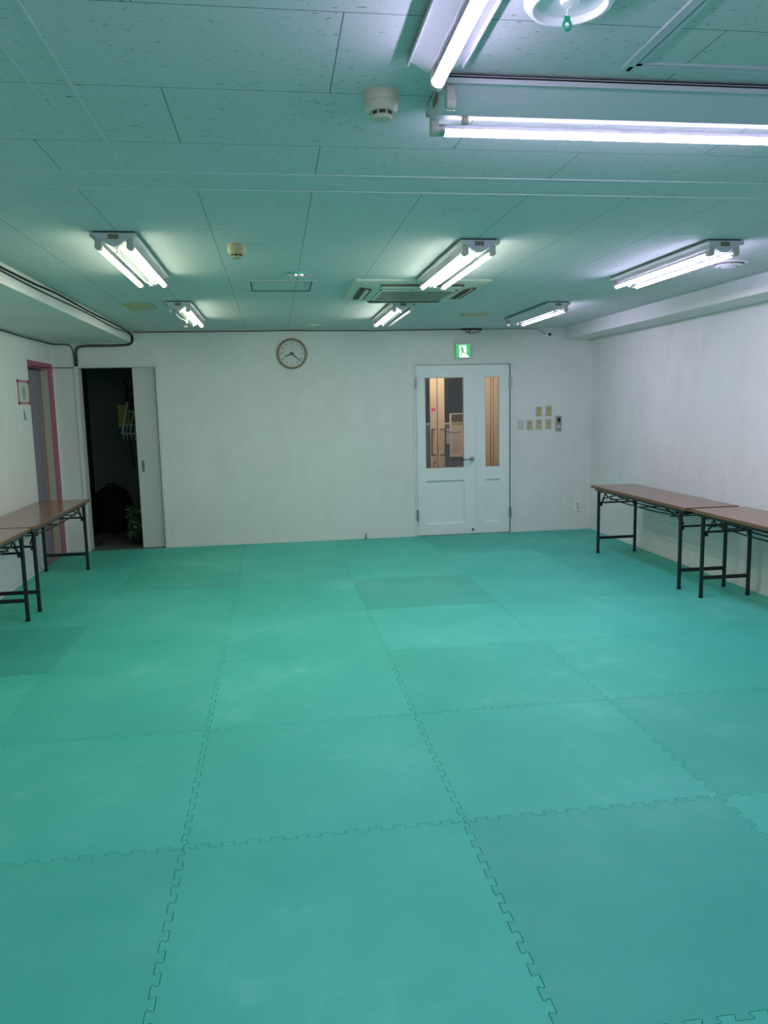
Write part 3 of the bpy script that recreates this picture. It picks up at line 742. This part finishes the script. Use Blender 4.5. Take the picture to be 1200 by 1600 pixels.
# ================================================================== TABLES
TH, TW, TL = 0.672, 0.452, 1.80
def make_table(x, y, label):
    r = root('folding_table', (x, y, 0), label, 'table', 'folding tables along the side walls')
    hx, hy = TW/2, TL/2
    top = MB().box((-hx, -hy, TH-0.026), (hx, hy, TH), 0.003).build('table_top', M['tabletop'], r)
    e = MB()
    e.box((-hx-0.0015, -hy-0.0015, TH-0.024), (-hx+0.001, hy+0.0015, TH-0.004)).box((hx-0.001, -hy-0.0015, TH-0.024), (hx+0.0015, hy+0.0015, TH-0.004))
    e.box((-hx, -hy-0.0015, TH-0.024), (hx, -hy+0.001, TH-0.004)).box((-hx, hy-0.001, TH-0.024), (hx, hy+0.0015, TH-0.004))
    e.build('edge_band', M['tableedge'], top)
    lx, ly = 0.193, 0.785
    ap = MB()
    for sx in (-1, 1): ap.box((sx*lx-0.012, -hy+0.05, TH-0.050), (sx*lx+0.012, hy-0.05, TH-0.026))
    ap.build('rail', M['black'], r)
    for sy in (-1, 1):
        for sx in (-1, 1):
            l_ = MB().cyl((sx*lx, sy*ly, 0.012), (sx*lx, sy*ly, TH-0.036), 0.0148, seg=18).build('leg', M['black'], r, True)
            MB().cyl((sx*lx, sy*ly, 0.0), (sx*lx, sy*ly, 0.022), 0.0162, 0.0155, seg=18).build('foot_cap', M['blackm'], l_, True)
            # folding bracket: two short diagonal flats with a pivot
            q = MB(); yy = sy*ly; s = -sy
            xx = sx*(lx-0.020)
            q.tube([(xx, yy+s*0.010, TH-0.180), (xx, yy+s*0.115, TH-0.050)], 0.0065, 6, 0)
            q.tube([(xx-sx*0.012, yy+s*0.012, TH-0.150), (xx-sx*0.012, yy+s*0.060, TH-0.115), (xx-sx*0.012, yy+s*0.30, TH-0.062)], 0.0065, 6, 0)
            q.box((xx-0.010, yy+s*0.012-0.012, TH-0.195), (xx+0.010, yy+s*0.012+0.012, TH-0.160), 0.002)
            q.build('folding_brace', M['black'], r)
        MB().box((-lx, sy*ly-0.008, 0.140), (lx, sy*ly+0.008, 0.168), 0.003).build('cross_bar', M['black'], r)
        MB().cyl((-lx, sy*ly, TH-0.165), (lx, sy*ly, TH-0.165), 0.0085, seg=12).cyl((-lx, sy*ly, TH-0.060), (lx, sy*ly, TH-0.060), 0.0085, seg=12).build('upper_bar', M['black'], r)
    sh = MB()
    for xx in (-0.165, -0.055, 0.055, 0.165):
        sh.tube([(xx, -ly+0.07, TH-0.045), (xx, -ly+0.16, TH-0.110), (xx, ly-0.16, TH-0.110), (xx, ly-0.07, TH-0.045)], 0.0062, 6, 1)
    for yy in (-0.58, 0, 0.58): sh.cyl((-0.168, yy, TH-0.112), (0.168, yy, TH-0.112), 0.005, seg=8)
    sh.build('wire_shelf', M['black'], r)
    return r
t1 = make_table(3.345, 6.440, 'brown-topped folding table along the right wall, the one nearer the corner')
def put(src, x, y, label):
    c = copy_tree(src); c.location = (x, y, 0); c['label'] = label; return c
put(t1, 3.365, 4.580, 'brown-topped folding table cut off by the right edge of the view')
put(t1, -2.030, 6.860, 'brown-topped folding table in front of the pink door, its end by the storeroom')
put(t1, -2.035, 5.020, 'brown-topped folding table cut off by the left edge of the view')

# ================================================================== STOREROOM behind the sliding door
Y1 = YB+T
SB = 10.35
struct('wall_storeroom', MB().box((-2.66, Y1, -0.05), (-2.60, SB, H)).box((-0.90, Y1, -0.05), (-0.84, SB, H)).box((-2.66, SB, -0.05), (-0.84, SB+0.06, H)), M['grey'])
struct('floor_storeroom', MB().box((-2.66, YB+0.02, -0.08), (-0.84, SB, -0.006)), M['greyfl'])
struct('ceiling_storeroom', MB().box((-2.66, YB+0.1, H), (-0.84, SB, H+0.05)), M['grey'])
# black cabinet edge at left
r = root('locker', (-2.36, 9.55, 0), 'tall black locker just inside the storeroom on the left', 'locker')
MB().box((-0.20, -0.34, 0.0), (0.13, 0.34, 2.05), 0.004).build('carcass', M['blackm'], r)
MB().box((0.128, -0.32, 0.02), (0.140, -0.004, 2.03), 0.003).build('door', M['black'], r)
MB().box((0.128, 0.004, 0.02), (0.140, 0.32, 2.03), 0.003).build('door', M['black'], r)
MB().cyl((0.15, -0.03, 0.95), (0.15, -0.03, 1.55), 0.006).build('handle', M['steel'], r)
# round black bag
r = root('black_bag', (-2.07, 10.11, -0.006), 'big round-topped black bag on the storeroom floor', 'bag')
b = MB(); 
prof = []
for k in range(13):
    a = k/12*PI/2; prof.append((0.245*math.cos(a)**0.9 if k < 12 else 0.0, 0.34+0.24*math.sin(a)))
b.lathe([(0, 0), (0.215, 0), (0.235, 0.05), (0.25, 0.2)]+prof, seg=40)
for v in b.bm.verts:
    n_ = 0.010*math.sin(9*v.co.x+4*v.co.z)+0.008*math.sin(17*v.co.y+11*v.co.z); v.co.x += n_; v.co.y += n_*0.6
    v.co.y *= 0.8
b.build('bag_body', M['blackm'], r, True)
MB().tube([(-0.08, -0.02, 0.56), (-0.05, -0.02, 0.61), (0.05, -0.02, 0.61), (0.08, -0.02, 0.56)], 0.009).build('carry_loop', M['blackm'], r, True)
MB().tube([(0.10, -0.19, 0.45), (0.14, -0.20, 0.3), (0.13, -0.205, 0.1)], 0.006).build('zip', M['brown'], r)
# dark low shoe-like thing
r = root('shoe', (-2.045, 9.02, -0.006), 'small dark shoe just inside the storeroom doorway', 'shoe')
b = MB()
sec = [(-0.12, .030, .045), (-0.08, .037, .07), (-0.02, .036, .075), (0.04, .040, .050), (0.09, .042, .040), (0.125, .028, .028)]
R = []
for y, w_, h_ in sec:
    R.append([b.bm.verts.new((w_*math.cos(a*PI/6), y, max(0.0, h_*0.5+h_*0.5*math.sin(a*PI/6)))) for a in range(12)])
for A, B in zip(R, R[1:]):
    for k in range(12): b.bm.faces.new((A[k], A[(k+1) % 12], B[(k+1) % 12], B[k]))
b.bm.faces.new(R[0]); b.bm.faces.new(R[-1]); b.build('upper', M['dark'], r, True)
MB().box((-0.040, -0.122, 0.0), (0.040, 0.126, 0.012), 0.005).build('sole', M['greyfl'], r)
# plant
pl = root('leafy_garland', (-1.60, 9.05, -0.006), 'bushy artificial greenery standing beside the sliding door leaf', 'artificial plant')
b = MB(); b2 = MB(); rp_ = random.Random(11)
stm = MB()
for k in range(9):
    a = rp_.random()*2*PI; e = (0.09*math.cos(a), 0.09*math.sin(a), 0.25+0.22*rp_.random())
    stm.tube([(0, 0, 0.08), (e[0]*0.4, e[1]*0.4, e[2]*0.6), e], 0.003, 5, 1)
stm.build('stems', M['leaf'], pl)
MB().lathe([(0, 0), (0.055, 0), (0.072, 0.11), (0.066, 0.11), (0.06, 0.09), (0, 0.09)]).build('pot', M['dark'], pl, True)
for k in range(420):
    a = rp_.random()*2*PI; rr_ = 0.115*math.sqrt(rp_.random()); z = 0.06+0.38*rp_.random()
    c = Vector((rr_*math.cos(a), rr_*math.sin(a), z)); s_ = 0.018+0.014*rp_.random()
    rm = Matrix.Rotation(rp_.random()*2*PI, 4, 'Z') @ Matrix.Rotation(rp_.uniform(-1.1, 1.1), 4, 'X') @ Matrix.Rotation(rp_.uniform(-1, 1), 4, 'Y')
    tgt = b if k % 3 else b2
    vs_ = [tgt.bm.verts.new(c+rm @ Vector(q)) for q in ((0, -s_, 0), (s_*0.45, 0, 0.003), (0, s_, 0), (-s_*0.45, 0, 0.003))]
    tgt.bm.faces.new(vs_)
b.build('foliage', M['leaf'], pl, kind='stuff'); b2.build('foliage', M['leaf2'], pl, kind='stuff', label='paler leaves')
# hanging rack on the storeroom back wall
rk = root('hanging_rack', (-1.66, 9.30, 1.42), 'tilted white plastic rack hanging on a hook in the storeroom', 'rack')
b = MB()
def bar(p, q, r_=0.009): b.tube([p, q], r_, 6, 0)
A_, B_, C_, D_ = (-0.085, 0, -0.17), (0.14, 0, -0.18), (-0.005, 0, 0.19), (0.16, 0, 0.06)
bar(A_, C_, 0.013); bar(A_, B_, 0.011); bar(B_, D_, 0.010); bar((0.0, 0, 0.085), D_, 0.010); bar((0.0, 0, -0.17), (0.06, 0, 0.08), 0.009)
bar((-0.06, 0, -0.07), (0.15, 0, -0.08), 0.007)
for k in range(6): bar((-0.075+k*0.042, -0.01, -0.175), (-0.065+k*0.042, -0.035, -0.235-0.01*(k % 2)), 0.006)
for k in range(4): bar((-0.05+k*0.05, 0, -0.17), (-0.02+k*0.05, 0, -0.075), 0.006)
b.build('rack_frame', M['rackw'], rk)
MB().tube([(0.0, 0.0, 0.19), (0.0, 0.0, 0.26), (-0.02, 0.0, 0.30), (0.02, 0.0, 0.36)], 0.012).build('hook', M['blackm'], rk, True)
MB().box((0.0, 0.03, 0.30), (0.79, 0.055, 0.34)).build('wall_arm', M['blackm'], rk)
o = MB().tube([(-1.71, 9.385, 1.86), (-1.68, 9.385, 1.80), (-1.67, 9.385, 1.70), (-1.69, 9.385, 1.60), (-1.72, 9.385, 1.55), (-1.66, 9.385, 1.50), (-1.60, 9.385, 1.7), (-1.58, 9.385, 1.745)], 0.014).build('hose', M['blackm'], None, True)
o['label'] = 'black hose hooked over the arm above the white rack'; o['category'] = 'hose'
o = MB().tube([(-1.655, 9.29, 1.24), (-1.66, 9.29, 1.15), (-1.645, 9.29, 1.03), (-1.635, 9.29, 0.90), (-1.64, 9.29, 0.86)], 0.011).build('strap', M['blackm'], None, True)
o['label'] = 'black strap dangling under the white rack'; o['category'] = 'strap'
o = MB().box((-1.79, 9.350, 1.32), (-1.655, 9.356, 1.58)).build('yellow_folder', M['yellow'])
o['label'] = 'yellow plastic folder hanging behind the white rack'; o['category'] = 'folder'

# ================================================================== CORRIDOR behind the entrance door
CX0, CX1, CY = 0.95, 3.45, 9.60
struct('wall_corridor', MB().box((CX0-0.06, Y1, -0.05), (CX0, 12.2, H)).box((CX1, Y1, -0.05), (CX1+0.06, 12.2, H))
       .box((CX0, CY, 1.985), (CX1, CY+0.08, H)).box((CX0, CY, -0.05), (1.29, CY+0.08, 1.985)), M['wall'])
struct('floor_corridor', MB().box((CX0-0.06, YB+0.02, -0.08), (CX1+0.06, 12.2, -0.010)), M['greyfl'])
struct('ceiling_corridor', MB().box((CX0-0.06, YB+0.1, H), (CX1+0.06, CY+0.08, H+0.05)), M['wall'])
d = root('door_4', (0, CY, 0), 'light wooden double door with dark glass and long pull handles beyond the entrance door', 'door', kind='structure')
xm = 2.036
b = MB().box((1.29, 0, -0.01), (1.335, 0.09, 1.985)).box((2.731, 0, -0.01), (2.757, 0.09, 1.985)).box((2.765, -0.004, -0.01), (2.90, 0.09, 1.985)).box((1.29, 0, 1.945), (2.79, 0.09, 1.985)).box((2.79, 0.02, -0.01), (CX1, 0.09, 1.985))
b.build('wooden_frame', M['wood'], d)
MB().box((xm-0.012, 0.035, 0), (xm+0.012, 0.06, 1.94)).box((2.715, 0.04, 0), (2.77, 0.06, 1.94)).build('gap_seal', M['brown'], d)
for (x0, x1, sx) in ((1.337, xm-0.0045, -1), (xm+0.0045, 2.722, 1)):
    b = MB(); sw = 0.088; g0, g1 = (x0+sw, x1-sw); 
    b.box((x0, 0.01, 0.0), (g0, 0.05, 1.94)).box((g1, 0.01, 0.0), (x1, 0.05, 1.94)).box((g0, 0.01, 0.0), (g1, 0.05, 0.30)).box((g0, 0.01, 1.846), (g1, 0.05, 1.94))
    L = b.build('door_leaf', M['wood'], d)
    MB().box((g0, 0.028, 0.30), (g1, 0.034, 1.846)).build('pane', M['glass'], L)
    hxm = (x1-0.036) if sx < 0 else (x0+0.036); gx = hxm+sx*0.045
    q = MB().tube([(hxm, 0.01, 1.195), (hxm, -0.045, 1.195), (gx, -0.055, 1.195), (gx, -0.055, 1.185), (gx, -0.055, 0.885), (gx, -0.055, 0.875), (hxm, -0.045, 0.875), (hxm, 0.01, 0.875)], 0.0085, 8, 1)
    q.build('pull_handle', mat('bronze_handle', (0.16, 0.13, 0.10), 0.35, 0.8), L, True)
    if sx < 0: MB().lathe([(0, -0.006), (0.014, -0.006), (0.015, 0.011)], (x1-0.036, 0, 0.775), 14, 'Y').build('lock_cylinder', M['label'], L)
o = MB().box((1.962, CY+0.0055, 1.425), (2.012, CY+0.010, 1.465)).build('red_label', M['red'])
o['label'] = 'small red sticker on the wooden corridor door'; o['category'] = 'sticker'
# poster taped inside the right leaf's glass
r = root('poster', (2.285, CY+0.026, 1.115), 'tall cream notice sheet on the corridor door glass with a dark picture on top', 'poster')
MB().box((-0.090, 0, -0.275), (0.115, 0.0018, 0.275)).build('sheet', M['poster'], r)
MB().box((-0.064, -0.0012, 0.165), (0.115, 0, 0.262)).build('picture', M['posterpic'], r)
MB().box((-0.064, -0.0012, 0.120), (0.115, 0, 0.160)).build('caption_band', M['olive'], r)
b = MB(); rq = random.Random(2)
for k in range(13):
    z = 0.095-k*0.026; 
    if k in (2,): continue
    b.box((-0.060, -0.0012, z-0.003), (-0.060+rq.uniform(0.10, 0.155), 0, z+0.003))
b.build('text_lines', mat('poster_ink', (0.32, 0.22, 0.19), 0.6), r)
o = MB().tube([(2.123, CY-0.055, 1.165), (2.18, CY-0.05, 1.158), (2.25, CY-0.045, 1.152), (2.33, CY-0.03, 1.155)], 0.007).build('strap', M['bluepl'], None, True)
o['label'] = 'dark blue strap tied to the wooden door pull handle'; o['category'] = 'strap'
# things outside
struct('wall_outside', MB().box((CX0, 11.6, -0.05), (CX1, 11.7, 1.20)), M['parapet'])
r = root('railing', (2.0, 11.45, 0), 'white metal railing outside beyond the corridor door', 'railing')
MB().box((-1.0, -0.01, 1.205), (1.3, 0.01, 1.232)).build('top_rail', M['white'], r)
for x in (-0.8, -0.35, 0.10, 0.46, 0.9): MB().box((x-0.012, -0.01, 0.0), (x+0.012, 0.01, 1.205)).build('post', M['white'], r)
struct('wall_night', MB().box((CX0, 12.1, -0.05), (CX1, 12.2, 3.0)), M['night'])
for (x0, x1, z0, z1, lb) in ((1.95, 2.17, 0.98, 1.12, 'white gridded notice sheet on the railing, left one seen through the glass'), (2.44, 2.68, 0.92, 1.14, 'white gridded notice sheet on the railing behind the cream poster')):
    r = root('notice_sheet', ((x0+x1)/2, 11.43, (z0+z1)/2), lb, 'notice')
    hx, hz = (x1-x0)/2, (z1-z0)/2
    MB().box((-hx, 0, -hz), (hx, 0.002, hz)).build('sheet', M['white'], r)
    b = MB()
    for k in range(1, 5): b.box((-hx, -0.001, -hz+k*2*hz/5-0.003), (hx, 0, -hz+k*2*hz/5+0.003))
    for k in range(1, 4): b.box((-hx+k*2*hx/4-0.002, -0.001, -hz), (-hx+k*2*hx/4+0.002, 0, hz))
    b.build('grid_lines', M['greyink'], r)
# lamps of the corridor and outside
def round_lamp(x, y, col, st, label):
    r = root('round_ceiling_lamp', (x, y, H), label, 'ceiling lamp')
    MB().lathe([(0, 0), (0.13, 0), (0.13, -0.015), (0, -0.015)]).build('base', M['white'], r, True)
    MB().lathe([(0, -0.015), (0.115, -0.015), (0.11, -0.045), (0.06, -0.06), (0, -0.062)], seg=24).build('diffuser', emis('warm_diffuser', col, st), r, True)
round_lamp(2.1, 9.15, (1.0, 0.88, 0.72), 20.0, 'round ceiling lamp in the corridor behind the entrance door')
struct('ceiling_outside', MB().box((CX0-0.06, CY+0.08, H), (CX1+0.06, 11.3, H+0.05)), M['night'])
round_lamp(2.6, 10.6, (0.85, 0.88, 1.0), 14.0, 'unseen round lamp added to light the porch outside the wooden door')  # porch lamp is added out of view to light the outside
